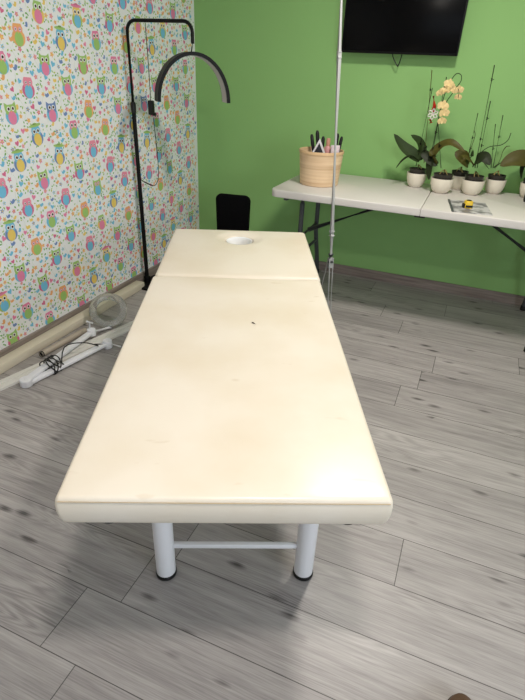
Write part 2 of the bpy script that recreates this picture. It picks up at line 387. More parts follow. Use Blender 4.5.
# ------------------------------------------------------------------ treatment bed
vinyl = vinyl_mat()
bed = thing('treatment_bed', 'cream vinyl treatment bed with a face hole, on white tube legs', 'bed', (-.32, .662, 0), math.radians(24))
ZT, ZB = .65, .566
def samples(lo, hi, r, step, fine=None):
    s = set()
    for k in range(7):
        d = r*(1-math.cos(PI/2*k/6)); s.add(round(lo+d, 5)); s.add(round(hi-d, 5))
    v = lo+r
    while v < hi-r:
        s.add(round(v, 5)); v += step
    if fine:
        v = fine[0]
        while v <= fine[1]: s.add(round(v, 5)); v += fine[2]
    out = []
    for v in sorted(s):
        if not out or v-out[-1] > 5e-4: out.append(v)
    return out
def pad(x0, x1, y0, y1, zt, zb, r, step, dz=None, fx=None, fy=None, crown=.004, plan_r=.018):
    bm = BM(); xs = samples(x0, x1, r, step, fx); ys = samples(y0, y1, r, step, fy)
    def drop(d): return 0 if d >= r else r-math.sqrt(max(0, r*r-(r-d)**2))
    def plan(x, y):                              # rounds the plan corners
        cx = max(x0+plan_r-x, x-(x1-plan_r), 0); cy = max(y0+plan_r-y, y-(y1-plan_r), 0)
        if cx > 0 and cy > 0:
            L = math.hypot(cx, cy); m = max(cx, cy); k = m/L
            sx = 1 if x > 0 else -1; sy = 1 if y > (y0+y1)/2 else -1
            return (sx*((x1-plan_r) if sx > 0 else -(x0+plan_r))+sx*cx*k*0+sx*cx*k, ((y1-plan_r)+cy*k) if sy > 0 else (y0+plan_r)-cy*k)
        return x, y
    grid = []
    for y in ys:
        rw_ = []
        for x in xs:
            dx = min(x-x0, x1-x); dy = min(y-y0, y1-y)
            d = drop(dx)+drop(dy); d = min(d, r)
            u, v = (x-x0)/(x1-x0)*2-1, (y-y0)/(y1-y0)*2-1
            z = zt-d+crown*(1-u*u)*(1-v**4)-crown
            if dz: z += dz(x, y)
            px, py = plan(x, y)
            rw_.append(bm.verts.new((px, py, z)))
        grid.append(rw_)
    ny, nx = len(ys), len(xs)
    for j in range(ny-1):
        for i in range(nx-1): bm.faces.new((grid[j][i], grid[j][i+1], grid[j+1][i+1], grid[j+1][i]))
    ring = [grid[0][i] for i in range(nx)]+[grid[j][nx-1] for j in range(1, ny)]+[grid[ny-1][i] for i in range(nx-2, -1, -1)]+[grid[j][0] for j in range(ny-2, 0, -1)]
    cxm, cym = (x0+x1)/2, (y0+y1)/2
    prev = ring; zs0 = zt-r
    for t, b in ((.2, .0015), (.45, .0015), (.7, -.001), (.9, -.005), (1.0, -.010)):
        cur = []
        for v in ring:
            cur.append(bm.verts.new((cxm+(v.co.x-cxm)*(1+2*b/(x1-x0)), cym+(v.co.y-cym)*(1+2*b/(y1-y0)), zs0+(zb-zs0)*t)))
        n = len(ring)
        for k in range(n): bm.faces.new((prev[k], prev[(k+1) % n], cur[(k+1) % n], cur[k]))
        prev = cur
    bm.faces.new(prev[::-1])
    return bm
def wrinkle(x, y):
    return .0012*math.sin(9*x+3*y)*math.sin(5*y+1)+.0010*math.exp(-((y-.04)/.03)**2)*math.sin(38*x+2*math.sin(7*x))
main_pad = obj('mattress_pad', pad(-.350, .346, 0, 1.222, ZT, ZB, .0115, .03, wrinkle, plan_r=.008), vinyl, bed, angle=60)
def hole(x, y):
    x -= .0; y -= 1.752; r = math.hypot(x, y*1.0)
    s = lambda a, b, v: max(0, min(1, (v-a)/(b-a)))
    f = lambda t: t*t*(3-2*t)
    return -.012*(1-f(s(.07, .125, r)))-.056*(1-f(s(.058, .074, r)))
head_pad = obj('headrest_pad', pad(-.346, .350, 1.228, 1.905, ZT+.002, ZB, .017, .03, hole, (-.13, .13, .005), (1.62, 1.885, .005)), vinyl, bed, angle=60)
bm = BM(); lathe(bm, [(.0665, -.014), (.062, -.016), (.057, -.030), (.055, -.055), (.0585, -.0565), (.060, -.030), (.0665, -.014)], 40, (0, 1.752, ZT+.0005))
tag(obj('face_hole_lining', bm, mat('white_lining', (236, 238, 240), .45), head_pad), 'white lining of the face hole')
# stitched seam along the front edge and around each pad
seam_m = mat('seam_thread', (190, 168, 132), .7)
bm = BM(); tube(bm, [(-.343, -.0008, ZT-.0125), (-.1, -.0012, ZT-.0130), (.1, -.0012, ZT-.0130), (.339, -.0008, ZT-.0125)], .0009, 6)
tag(obj('stitched_seam', bm, seam_m, main_pad), 'brownish stitched seam along the front edge')
bm = BM()
tear_pts = [(.054, .800), (.060, .803), (.066, .795), (.068, .789), (.062, .793), (.057, .796)]
vs = [bm.verts.new((x, y, ZT+.0012)) for x, y in tear_pts]; bm.faces.new(vs)
bmesh.ops.solidify(bm, geom=bm.faces[:], thickness=.0006)
tag(obj('tear', bm, mat('torn_vinyl', (184, 156, 122), .8), main_pad, smooth=False), 'small brown tear in the vinyl')
# frame, legs, crossbars
bm = BM()
for x in (-.217, .233): box(bm, x-.015, x+.015, .06, 1.84, ZB-.03, ZB-.001, .003)
for y in (.06, .62, 1.19, 1.26, 1.82): box(bm, -.217, .233, y-.012, y+.012, ZB-.03, ZB-.0012, .003)
obj('under_frame', bm, white_metal, bed)
for y in (.305, 1.60):
    for x in (-.202, .235):
        bm = BM(); lathe(bm, [(0, .012), (.030, .012), (.030, ZB-.028), (0, ZB-.028)], 28, (x, y, 0))
        lg = obj('leg', bm, white_metal, bed)
        bm = BM(); lathe(bm, [(0, 0), (.030, 0), (.0325, .003), (.0325, .014), (.0305, .0165), (.0302, .016)], 28, (x, y, 0))
        tag(obj('foot_cap', bm, blackp, lg), 'black rubber foot cap')
    bm = BM(); box(bm, -.173, .206, y-.0075, y+.0075, .124, .141, .003); obj('crossbar', bm, white_metal, bed)
for x in (-.252, .262):
    bm = BM(); lathe(bm, [(0, 0), (.022, 0), (.024, .003), (.024, .008), (0, .008)], 20, (x, .036, ZB-.0080)); tag(obj('corner_glide', bm, blackp, bed), 'black plastic disc under the pad corner')

# ------------------------------------------------------------------ folding table
ZTB = .757; TX0, TX1, TY0, TY1 = -1.148, .674, 2.95, 3.705
tab = thing('folding_table', 'long grey-white plastic folding table against the green wall', 'table', ((TX0+TX1)/2, (TY0+TY1)/2, 0))
TW, TD = TX1-TX0, TY1-TY0
def rrect(x0, x1, y0, y1, r, n=6, corners=(1, 1, 1, 1)):
    pts = []
    for k, (cx, cy, a0) in enumerate(((x1-r, y1-r, 0), (x0+r, y1-r, PI/2), (x0+r, y0+r, PI), (x1-r, y0+r, 1.5*PI))):
        if corners[k]:
            pts += [(cx+r*math.cos(a0+PI/2*i/n), cy+r*math.sin(a0+PI/2*i/n)) for i in range(n+1)]
        else: pts.append(((x1, y1), (x0, y1), (x0, y0), (x1, y0))[k])
    return pts
def slab(bm, outline, z0, z1, r=.006, inset_bot=0):
    n = len(outline); cx = sum(p[0] for p in outline)/n; cy = sum(p[1] for p in outline)/n
    def off(d):
        out = []
        for i in range(n):
            a, b, c = Vector(outline[i-1]), Vector(outline[i]), Vector(outline[(i+1) % n])
            t = ((b-a).normalized()+(c-b).normalized()).normalized(); nn = Vector((t.y, -t.x)); out.append(b-nn*d)
        return out
    levels = [(inset_bot+.002, z0), (inset_bot, z0+.002), (0, z0+.006), (0, z1-r), (r*.3, z1-r*.3), (r, z1)]
    prev = None
    for d, z in levels:
        cur = [bm.verts.new((p.x, p.y, z)) for p in off(d)]
        if prev:
            for k in range(n): bm.faces.new((prev[k], prev[(k+1) % n], cur[(k+1) % n], cur[k]))
        else: bm.faces.new(cur[::-1])
        prev = cur
    bm.faces.new(prev)
    return bm
for s in (-1, 1):
    x0, x1 = (-TW/2, -.0012) if s < 0 else (.0012, TW/2)
    cs = (0, 1, 1, 0) if s < 0 else (1, 0, 0, 1)
    bm = BM(); slab(bm, rrect(x0, x1, -TD/2, TD/2, .055, 6, cs), ZTB-.045, ZTB, .008)
    obj('tabletop_half', bm, table_pl, tab, angle=50)
for s in (-1, 1):
    xl = s*(TW/2-.158)
    for sy in (-1, 1):
        bm = BM(); tube(bm, [(xl, sy*.185, ZTB-.05), (xl, sy*.190, .42), (xl, sy*.205, .34), (xl, sy*.275, .18), (xl, sy*.315, .07), (xl, sy*.325, .014)], .0160, 12, sub=5)
        lg = obj('leg', bm, steel_grey, tab)
        bm = BM(); lathe(bm, [(0, 0), (.019, 0), (.0195, .03), (.017, .036), (.016, .036)], 16, (xl, sy*.325, 0)); obj('foot_cap', bm, blackp, lg)
    bm = BM(); tube(bm, [(xl, -.20, .30), (xl, -.08, .30), (xl, .08, .30), (xl, .20, .30)], .010, 10, sub=4); tube(bm, [(xl, -.188, .43), (xl, .188, .43)], .010, 10)
    obj('leg_crossbar', bm, steel_grey, tab)
    bm = BM(); tube(bm, [(xl, 0, .43), (.28 if s > 0 else -.18, 0, ZTB-.058)], .0165, 10)
    obj('folding_brace', bm, steel_grey, tab)
    bm = BM(); box(bm, s*(TW/2-.10)-.012, s*(TW/2-.10)+.012, -TD/2+.02, TD/2-.02, ZTB-.062, ZTB-.0445, .002); obj('side_rail', bm, steel_grey, tab)
bm = BM(); box(bm, -.03, .03, -TD/2+.012, -TD/2+.05, ZTB-.056, ZTB-.0445, .003); obj('centre_latch', bm, blackp, tab)

# ------------------------------------------------------------------ television
tv = thing('television', 'black flat-screen television mounted high on the green wall', 'television', (-.612, YB, 1.507))
w2 = .358; hh = .425
bm = BM(); box(bm, -w2, w2, -.088, -.066, 0, hh, .004); box(bm, -.24, .24, -.0665, -.034, .05, .36, .010); obj('casing', bm, mat('tv_bezel', (10, 10, 11), .4, spec=.2), tv)
bm = BM(); box(bm, -w2+.009, w2-.009, -.0892, -.0865, .013, hh-.009, .0008); tag(obj('screen', bm, mat('dark_screen', (6, 6, 7), .22, spec=.12), tv), 'glossy dark switched-off screen')
bm = BM(); box(bm, -.10, .10, -.012, .002, .10, .32, .002); box(bm, -.03, .03, -.036, -.01, .15, .27, .004); obj('wall_bracket', bm, black, tv)
bm = BM(); tube(bm, [(-.036, -.045, .055), (-.034, -.048, .0), (-.016, -.048, -.034), (.006, -.048, -.062), (.012, -.050, -.060), (.022, -.050, -.02), (.030, -.045, .055)], .0032, 8, sub=4); obj('power_cable', bm, blackp, tv)

# ------------------------------------------------------------------ half-moon floor lamp
lamp = thing('half_moon_lamp', 'tall black half-moon floor lamp standing by the owl wallpaper', 'floor lamp', (-2.038, 2.86, 0))
bm = BM(); box(bm, -.028, .30, -.13, .13, 0, .016, .004); obj('base_plate', bm, black, lamp)
bm = BM(); lathe(bm, [(0, .0155), (.022, .0155), (.022, .05), (.014, .055), (.0125, 1.17), (0, 1.17)], 16); pole = obj('pole', bm, black, lamp)
pts = [(0, 0, 1.15), (0, 0, 1.555)]+[(.055-.055*math.cos(PI/2*k/6), 0, 1.555+.055*math.sin(PI/2*k/6)) for k in range(1, 7)]
xe = .428
pts += [(xe-.055, 0, 1.61)]+[(xe-.055+.055*math.sin(PI/2*k/6), 0, 1.555+.055*math.cos(PI/2*k/6)) for k in range(1, 7)]+[(xe, 0, 1.505)]
bm = BM(); tube(bm, pts, .0095, 12); obj('hook_tube', bm, black, lamp)
bm = BM(); lathe(bm, [(0, 1.13), (.016, 1.13), (.0165, 1.18), (.012, 1.19), (0, 1.19)], 16); obj('height_clamp', bm, blackp, lamp)
ph = math.radians(42); t_ = Vector((math.cos(ph), math.sin(ph), 0)); n_ = Vector((math.sin(ph), -math.cos(ph), 0))
c_ = Vector((xe-.01, 0, 0))
def arch(a, b, z0, n=36): return [c_+t_*(-a*math.cos(PI*k/n))+Vector((0, 0, z0+b*math.sin(PI*k/n))) for k in range(n+1)]
bm = BM(); sweep_rect(bm, arch(.203, .244, 1.214), n_, .120, .018); hd = obj('arch_head', bm, black, lamp, angle=50)
bm = BM(); sweep_rect(bm, arch(.1935, .2345, 1.214), n_, .092, .003); tag(obj('light_strip', bm, mat('led_diffuser', (196, 192, 190), .5), hd, angle=50), 'pale unlit light strip inside the arch')
bm = BM(); tube(bm, [(xe, 0, 1.508), (xe-.004, 0, 1.49), (xe-.01, 0, 1.462)], .0035, 8); obj('swivel_joint', bm, black, lamp)
bm = BM()
tube(bm, [(.125, 0, 1.606), (.126, .004, 1.45), (.127, .004, 1.20)], .0022, 6, sub=5)
tube(bm, [(.138, 0, 1.13), (.146, .002, 1.0), (.152, .002, .88), (.152, .0, .78), (.138, -.002, .725), (.11, -.004, .703), (.06, -.01, .715), (.014, 0, .73)], .0022, 6, sub=5)
pc = obj('power_cord', bm, blackp, lamp)
bm = BM(); box(bm, .113, .147, -.014, .014, 1.125, 1.205, .006); box(bm, .14, .158, -.01, .01, 1.122, 1.14, .003); obj('dimmer_switch', bm, blackp, pc)
bm = BM(); tube(bm, [(.1475, .002, .965), (.1515, .002, .905)], .0045, 8); obj('inline_connector', bm, blackp, pc)
bm = BM(); tube(bm, [(.105, -.004, .702), (.045, -.01, .722)], .0045, 8); obj('jack_plug', bm, blackp, pc)

# ------------------------------------------------------------------ chrome stand beside the bed
st = thing('telescopic_stand', 'slim silver telescopic stand rising between bed and folding table', 'stand', (-.637, 2.75, 0))
top = Vector((-.101-.040, 0, 2.05)); ax_ = top.normalized()
def along(z): return ax_*(z/ax_.z)
for z0, z1, r, nm in ((.40, .62, .0145, 'lower_tube'), (.60, 1.49, .0125, 'middle_tube'), (1.47, 2.05, .0105, 'upper_tube')):
    bm = BM(); tube(bm, [along(z0), along(z1)], r, 14); obj(nm, bm, chrome, st)
for z, r in ((.60, .0175), (1.475, .0145)):
    bm = BM(); tube(bm, [along(z-.012), along(z+.012)], r, 14); obj('collar', bm, mat('pale_collar', (205, 207, 208), .3), st)
bm = BM(); tube(bm, [along(.43)+Vector((0, 0, 0)), along(.48)], .0165, 14); obj('leg_hub', bm, steel_grey, st)
for a in (-100, 160, 40):
    d = Vector((math.cos(math.radians(a)), math.sin(math.radians(a)), 0))
    rr = .12 if a == 160 else .012
    bm = BM(); tube(bm, [along(.455)+d*.014, along(.02)+d*rr], .0055, 10); lg = obj('leg', bm, chrome, st)
    e = along(.02)+d*rr
    bm = BM(); lathe(bm, [(0, 0), (.009, 0), (.010, .012), (.0085, .030), (0, .030)], 12, (e.x, e.y, 0)); obj('rubber_foot', bm, blackp, lg)

# ------------------------------------------------------------------ black chair behind the head end
ch = thing('low_chair', 'black padded chair back peeking up behind the head end of the bed', 'chair', (-1.54, 3.25, 0), math.radians(9))
def puff(bm, x0, x1, z0, z1, y, th, rc, taper=0.0):
    out = rrect(x0, x1, z0, z1, rc, 6)
    lv = [(0.012, -th/2), (.004, -th*.42), (0, -th*.2), (0, th*.2), (.004, th*.42), (.012, th/2)]
    prev = None
    cx, cz = (x0+x1)/2, (z0+z1)/2
    for d, yy in lv:
        cur = []
        for px, pz in out:
            k = 1-d*2/(x1-x0); tz = (pz-z0)/(z1-z0)
            cur.append(bm.verts.new((cx+(px-cx)*k*(1-taper*(1-tz)), y+yy, cz+(pz-cz)*(1-d*2/(z1-z0)))))
        if prev:
            for k in range(len(out)): bm.faces.new((prev[k], prev[(k+1) % len(out)], cur[(k+1) % len(out)], cur[k]))
        else: bm.faces.new(cur)
        prev = cur
    bm.faces.new(prev[::-1]); return bm
bm = BM(); puff(bm, -.124, .130, .31, .618, 0, .05, .042, .08); obj('backrest', bm, blackf, ch, angle=60)
bm = BM(); slab(bm, rrect(-.12, .12, -.27, -.01, .04), .27, .31, .012); obj('seat', bm, blackf, ch)
bm = BM()
for x in (-.06, .06): box(bm, x-.012, x+.012, .018, .030, .272, .45, .003); box(bm, x-.012, x+.012, -.04, .022, .262, .274, .002)
obj('back_bracket', bm, black, ch)
for x in (-.11, .11):
    for y in (-.24, -.04):
        bm = BM(); tube(bm, [(x, y, .272), (x*1.1, y+(y+.14)*.1, 0)], .010, 10); obj('leg', bm, black, ch)

# ------------------------------------------------------------------ things along the left wall
bm = BM(); box(bm, -.034, .034, -.80, .80, 0, .048, .006)
o = obj('pelmet_beam', bm, cream_pl, loc=(XL+.050, 1.97, 0)); tag(o, 'long cream box beam lying along the skirting under the owl wallpaper', 'beam')
bm = BM()
prof = [(-.037, 0), (.037, 0), (.037, .012), (.030, .014), (.012, .014), (.010, .007), (-.006, .007), (-.008, .014), (-.034, .014), (-.037, .012)]
rings = [[bm.verts.new((px, y, pz)) for px, pz in prof] for y in (-.55, .55)]
for k in range(len(prof)): bm.faces.new((rings[0][k], rings[0][(k+1) % len(prof)], rings[1][(k+1) % len(prof)], rings[1][k]))
bm.faces.new(rings[0]); bm.faces.new(rings[1][::-1])
o = obj('grooved_rail', bm, mat('aged_white_plastic', (218, 216, 211), .45), loc=(-1.826, 1.812, 0), rot=(0, 0, math.radians(-13)), smooth=False); tag(o, 'white grooved rail on the floor, its far end running under the bed', 'rail')
bm = BM(); L_ = .33
lathe(bm, [(.0125, 0), (.0155, 0), (.016, .002), (.016, L_), (.0125, L_), (.0125, 0)], 20)
tb = thing('lamp_tube', 'beige round tube with a dark open end between beam and rail', 'tube', (-1.947, 1.715, .0162), 0)
to = obj('tube_shell', bm, beige_tube, tb, rot=(-PI/2, 0, math.radians(-4.3)))
bm = BM(); lathe(bm, [(0, .02), (.0124, .02), (.0124, 0.004), (.0135, .003), (.0135, 0), (.0158, -.001), (.0162, .008), (.016, .012)], 20); tag(obj('end_plug', bm, blackp, to), 'dark open end of the tube')

mg = thing('magnifier_lamp', 'dismantled white magnifier lamp with round clear lens lying on the floor', 'magnifier lamp', (-1.812, 1.475, 0))
O = Vector((-1.812, 1.475, 0))
J1 = Vector((-1.845, 2.007, .040))-O; J2 = Vector((-1.695, 1.956, .030))-O
def arm(a, b, w, h):
    bm = BM(); d = (b-a); L = d.length; u, v = frame_of(d); q = Vector((0, 0, 1)).rotation_difference(d)
    zax = d.normalized(); xax = zax.cross(Vector((0, 0, 1))).normalized(); yax = xax.cross(zax)
    mtx = Matrix((xax, zax, yax)).transposed().to_4x4(); mtx.translation = a
    box(bm, -w/2, w/2, 0, L, -h/2, h/2, .004, xf=mtx); return bm
obj('spring_arm', arm(Vector((0, 0, .029)), J1, .036, .016), white_pl, mg)
obj('spring_arm', arm(Vector((.004, 0, .012)), J2, .036, .016), white_pl, mg)
bm = BM(); lathe(bm, [(0, .002), (.028, .002), (.030, .005), (.030, .036), (.026, .040), (0, .040)], 26); lathe(bm, [(0, .040), (.007, .040), (.007, .043), (0, .043)], 12)
obj('elbow_hinge', bm, white_pl, mg)
bm = BM(); lathe(bm, [(0, -.02), (.022, -.02), (.024, -.016), (.024, .016), (.021, .020), (0, .020)], 22, tuple(J1)); tube(bm, [J1+Vector((-.01, .0, .02)), J1+Vector((-.012, .01, .055))], .006, 10)
tube(bm, [J1+Vector((-.034, .012, .055)), J1+Vector((.010, .008, .056))], .006, 10)
k1 = obj('lens_joint', bm, white_pl, mg)
bm = BM(); lathe(bm, [(0, -.028), (.024, -.028), (.026, -.024), (.026, .014), (.023, .018), (0, .018)], 22, tuple(J2)); obj('mount_joint', bm, white_pl, mg)
bm = BM(); tube(bm, [J2+Vector((.01, 0, .0)), J2+Vector((.078, .012, -.010))], .0055, 10); lathe(bm, [(0, .018), (.005, .018), (.005, .022), (0, .022)], 10, tuple(J2)); obj('clamp_lever', bm, white_pl, mg)
# round lens head, leaning
hd_dir = Vector((-.6, .8, 0)); tl = math.radians(44)
updir = hd_dir*math.cos(tl)+Vector((0, 0, 1))*math.sin(tl); side = hd_dir.cross(Vector((0, 0, 1))).normalized(); nrm = side.cross(updir).normalized()
if nrm.z < 0: nrm = -nrm; side = -side
cl = Vector((-1.823, 2.14, .012))+updir*.112-O
mtx = Matrix((side, updir, nrm)).transposed().to_4x4(); mtx.translation = cl
clear = mat('clear_grey_plastic', (214, 216, 214), .14, trans=.8, ior=1.3)
glass = mat('lens_glass', (235, 240, 238), .03, trans=1, ior=1.3)
bm = BM(); lathe(bm, [(.070, -.010), (.074, -.016), (.100, -.018), (.110, -.010), (.112, .004), (.106, .014), (.092, .018), (.076, .014), (.070, .006), (.070, -.010)], 48)
bm.transform(mtx); obj('lens_ring', bm, clear, mg)
bm = BM(); lathe(bm, [(0, -.007), (.04, -.0055), (.0698, -.002), (.0698, .002), (.04, .0055), (0, .007)], 40); bm.transform(mtx); obj('lens', bm, glass, mg)
bm = BM(); tube(bm, [(.0, -.118, .0), (.0, -.100, .002)], .012, 12); bm.transform(mtx); tube(bm, [J1, mtx @ Vector((.0, -.113, 0))], .010, 12); obj('ring_bracket', bm, white_pl, mg)
# cord wound around both arms, its tail running to the mount joint
pts = []
mid0 = (Vector((0, 0, .029))*.68+J1*.32); mid1 = (Vector((.004, 0, .012))*.66+J2*.34)
for k in range(62):
    a = 2*PI*k/10.3; c = mid0.lerp(mid1, .5); half = (mid1-mid0)*.5
    along_ = Vector((.02, 1, 0)).normalized()*(-.035+.075*(k/61)+.02*math.sin(k*.9))
    w_ = 1.55 if k % 7 else 1.8
    pts.append(c+half*math.cos(a)*w_+along_+Vector((0, 0, .030*math.sin(a)+(.008 if math.sin(a) > 0 else 0))))
    if pts[-1].z < .004: pts[-1].z = .004
pts += [mid0+Vector((.02, .10, .05)), mid0+Vector((.07, .19, .045)), mid0+Vector((.13, .23, .02)), J2+Vector((-.04, -.06, .012)), J2+Vector((-.005, -.03, .004))]
bm = BM(); tube(bm, pts, .0032, 6, sub=4); tag(obj('power_cord', bm, blackp, mg), 'black cord wound round the arms')

# ------------------------------------------------------------------ basket and what stands in it
bcx, bcy = -.932, 3.275
def bamboo():
    m = mat('bamboo_coil', (222, 186, 140), .5)
    nt = m.node_tree; b = nt.nodes['Principled BSDF']; tc = nt.nodes.new('ShaderNodeTexCoord'); sp = nt.nodes.new('ShaderNodeMapping'); sp.inputs['Scale'].default_value = (2, 2, 60)
    nt.links.new(tc.outputs['Object'], sp.inputs['Vector']); n = nt.nodes.new('ShaderNodeTexNoise'); n.inputs['Scale'].default_value = 1; n.inputs['Detail'].default_value = 4; nt.links.new(sp.outputs[0], n.inputs['Vector'])
    r = nt.nodes.new('ShaderNodeValToRGB'); r.color_ramp.elements[0].position = .3; r.color_ramp.elements[1].position = .62
    r.color_ramp.elements[0].color = (*lin((206, 172, 134)), 1); r.color_ramp.elements[1].color = (*lin((234, 206, 170)), 1)
    nt.links.new(n.outputs['Fac'], r.inputs[0]); nt.links.new(r.outputs[0], b.inputs['Base Color'])
    return m
bk = thing('bamboo_basket', 'round pale bamboo basket at the left end of the folding table', 'basket', (bcx, bcy, ZTB))
prof = [(0, .0), (.118, .0), (.1235, .004)]+[(.1235+.0160*(z/.2), z) for z in [.02*i for i in range(1, 11)]]+[(.1400, .204), (.1390, .207), (.1345, .207), (.1325, .203)]+[(.1165+.0160*(z/.2), z) for z in [.02*i for i in range(9, 0, -1)]]+[(.114, .012), (0, .012)]
bm = BM(); lathe(bm, prof, 56); obj('basket_body', bm, bamboo(), bk)
bm = BM(); lathe(bm, [(.1388, .190), (.1418, .192), (.1425, .204), (.1405, .2085), (.135, .2085), (.133, .204)], 56); obj('rim', bm, mat('bamboo_rim', (218, 184, 142), .5), bk)
def handle(label, x0, y0, x1, y1, z1, r=.0085):
    a = Vector((x0, y0, .0)); b = Vector((x1, y1, z1))
    t = thing('styling_brush', label, 'brush', (bcx+x0, bcy+y0, ZTB+.018))
    d = b-a
    bm = BM(); tube(bm, [d*0, d*.3, d*.55, d*.8, d*.95, d], [.005, .006, r*.8, r, r*.95, r*.5], 12); obj('handle', bm, blackp, t)
    bm = BM(); tube(bm, [d*.02, d*.12, d*.3], [.010, .013, .008], 12); obj('bristle_head', bm, mat('brush_bristle', (50, 44, 40), .9), t)
    return t
def bpt(x, y, dy=0):                               # point on an upright plane dy behind the basket axis
    d = Fw*FPX+Rt*(x-262.5)+Up*(350-y); return Vector((0, 0, H))+d*((bcy+dy)/d.y)-Vector((bcx, bcy, ZTB))
for label, foot, tip, r in (('black brush handle in the bamboo basket, leftmost and leaning left', (-.03, .040), bpt(311.6, 134.2, .05), .0115),
                            ('tallest black brush handle in the bamboo basket, beside the leftmost one', (-.015, .062), bpt(317.3, 130.4, .066), .0125),
                            ('short black brush handle leaning right behind the pointed dark card', (-.005, .030), bpt(323.4, 136.3, .045), .0115),
                            ('black brush handle in the basket, upright behind the silver stand', (.060, .050), bpt(338, 133.5, .062), .0115),
                            ('black brush handle at the basket rim, rightmost and leaning right', (.075, .034), bpt(342, 136.5, .030), .0105)):
    handle(label, foot[0], foot[1], tip.x, tip.y, tip.z-.018, r)
ap = bpt(320, 138.5, -.055)
cd = thing('framed_card', 'white-edged dark card with a pointed top in the bamboo basket', 'card', (bcx+ap.x, bcy-.055, ZTB+.0125), math.radians(-4))
def gable(bm, w, z0, z1, z2, y0, y1):
    pts = [(-w, z0), (w, z0), (w, z1), (0, z2), (-w, z1)]
    a = [bm.verts.new((x, y0, z)) for x, z in pts]; b = [bm.verts.new((x, y1, z)) for x, z in pts]
    bm.faces.new(a); bm.faces.new(b[::-1])
    for k in range(5): bm.faces.new((a[k], b[k], b[(k+1) % 5], a[(k+1) % 5]))
    return bm
zt_ = ap.z-.0125
obj('white_border', gable(BM(), .062, 0, zt_-.118, zt_, -.002, .002), mat('card_white', (232, 228, 232), .5), cd, smooth=False)
obj('dark_picture', gable(BM(), .050, .012, zt_-.120, zt_-.026, -.0028, -.0021), mat('card_dark', (52, 54, 60), .35), cd, smooth=False)
pk = thing('pink_bottle', 'pink bottle standing in the bamboo basket just left of the silver stand', 'bottle', (bcx+.038, bcy+.0, ZTB+.0125))
bm = BM(); lathe(bm, [(0, 0), (.020, 0), (.022, .004), (.022, .195), (.018, .215), (.012, .222), (0, .222)], 24); obj('bottle_body', bm, mat('pink_plastic', (206, 150, 150), .4), pk)
bm = BM(); lathe(bm, [(0, .2215), (.0125, .2215), (.0125, .262), (.010, .266), (0, .266)], 20); obj('cap', bm, mat('peach_plastic', (196, 140, 120), .4), pk)
wb = thing('white_tube', 'pale squeeze tube in the bamboo basket behind the silver stand', 'tube', (bcx+.092, bcy-.02, ZTB+.0125), math.radians(20))
bm = BM()
rings = []
for z, a, b in ((.03, .020, .020), (.09, .024, .018), (.16, .027, .009), (.232, .028, .0015)):
    rings.append([bm.verts.new((a*math.cos(2*PI*k/20), b*math.sin(2*PI*k/20), z)) for k in range(20)])
for r0, r1 in zip(rings, rings[1:]):
    for k in range(20): bm.faces.new((r0[k], r0[(k+1) % 20], r1[(k+1) % 20], r1[k]))
bm.faces.new(rings[0][::-1]); bm.faces.new(rings[-1]); obj('tube_body', bm, mat('pale_tube', (222, 206, 210), .4), wb)
bm = BM(); lathe(bm, [(0, 0), (.015, 0), (.016, .031), (0, .031)], 18); obj('cap', bm, mat('card_white', (228, 224, 228), .5), wb)

# ------------------------------------------------------------------ leaflet, gadget, dark box
bk_ = thing('leaflet', 'grey leaflet with a dark spine edge on the front of the folding table', 'leaflet', (.012, 3.125, ZTB), math.radians(8.5))
bm = BM(); box(bm, -.105, .105, -.148, .148, 0, .003, .0008)
def leaf_mat():
    m = mat('printed_page', (176, 174, 178), .4)
    nt = m.node_tree; b = nt.nodes['Principled BSDF']; tc = nt.nodes.new('ShaderNodeTexCoord'); n = nt.nodes.new('ShaderNodeTexNoise'); n.inputs['Scale'].default_value = 16; n.inputs['Detail'].default_value = 5
    nt.links.new(tc.outputs['Object'], n.inputs['Vector']); r = nt.nodes.new('ShaderNodeValToRGB'); r.color_ramp.elements[0].position = .42; r.color_ramp.elements[1].position = .56
    r.color_ramp.elements[0].color = (*lin((118, 116, 120)), 1); r.color_ramp.elements[1].color = (*lin((196, 194, 196)), 1)
    nt.links.new(n.outputs['Fac'], r.inputs[0]); nt.links.new(r.outputs[0], b.inputs['Base Color']); return m
obj('page', bm, leaf_mat(), bk_, smooth=False)
bm = BM(); box(bm, -.109, -.097, -.149, .149, .0004, .0055, .001); tag(obj('spine_bar', bm, steel_grey, bk_), 'dark grey spine bar')
gd = thing('tape_measure', 'small yellow and black gadget lying on the grey leaflet', 'gadget', (.002, 3.095, ZTB+.0031), math.radians(20))
ym = mat('yellow_plastic', (226, 190, 50), .4)
bm = BM(); slab(bm, rrect(-.021, .021, -.022, .022, .010), 0, .040, .005); obj('case', bm, ym, gd)
bm = BM(); lathe(bm, [(.007, .0399), (.014, .0399), (.014, .0425), (.007, .0425), (.007, .0399)], 20); obj('dial_ring', bm, blackp, gd)
bm = BM(); box(bm, -.030, -.0205, -.015, .015, .002, .024, .002); box(bm, -.019, .019, -.0238, -.0215, .006, .018, .001); obj('black_grip', bm, blackp, gd)
db = thing('dark_box', 'black case at the right edge of the picture on the folding table', 'case', (.352, 3.49, ZTB))
bm = BM(); box(bm, -.045, .045, -.03, .03, 0, .055, .004); obj('case_body', bm, blackp, db)
bm = BM(); box(bm, -.046, .046, -.031, .031, .0545, .064, .003); obj('lid', bm, blackp, db)

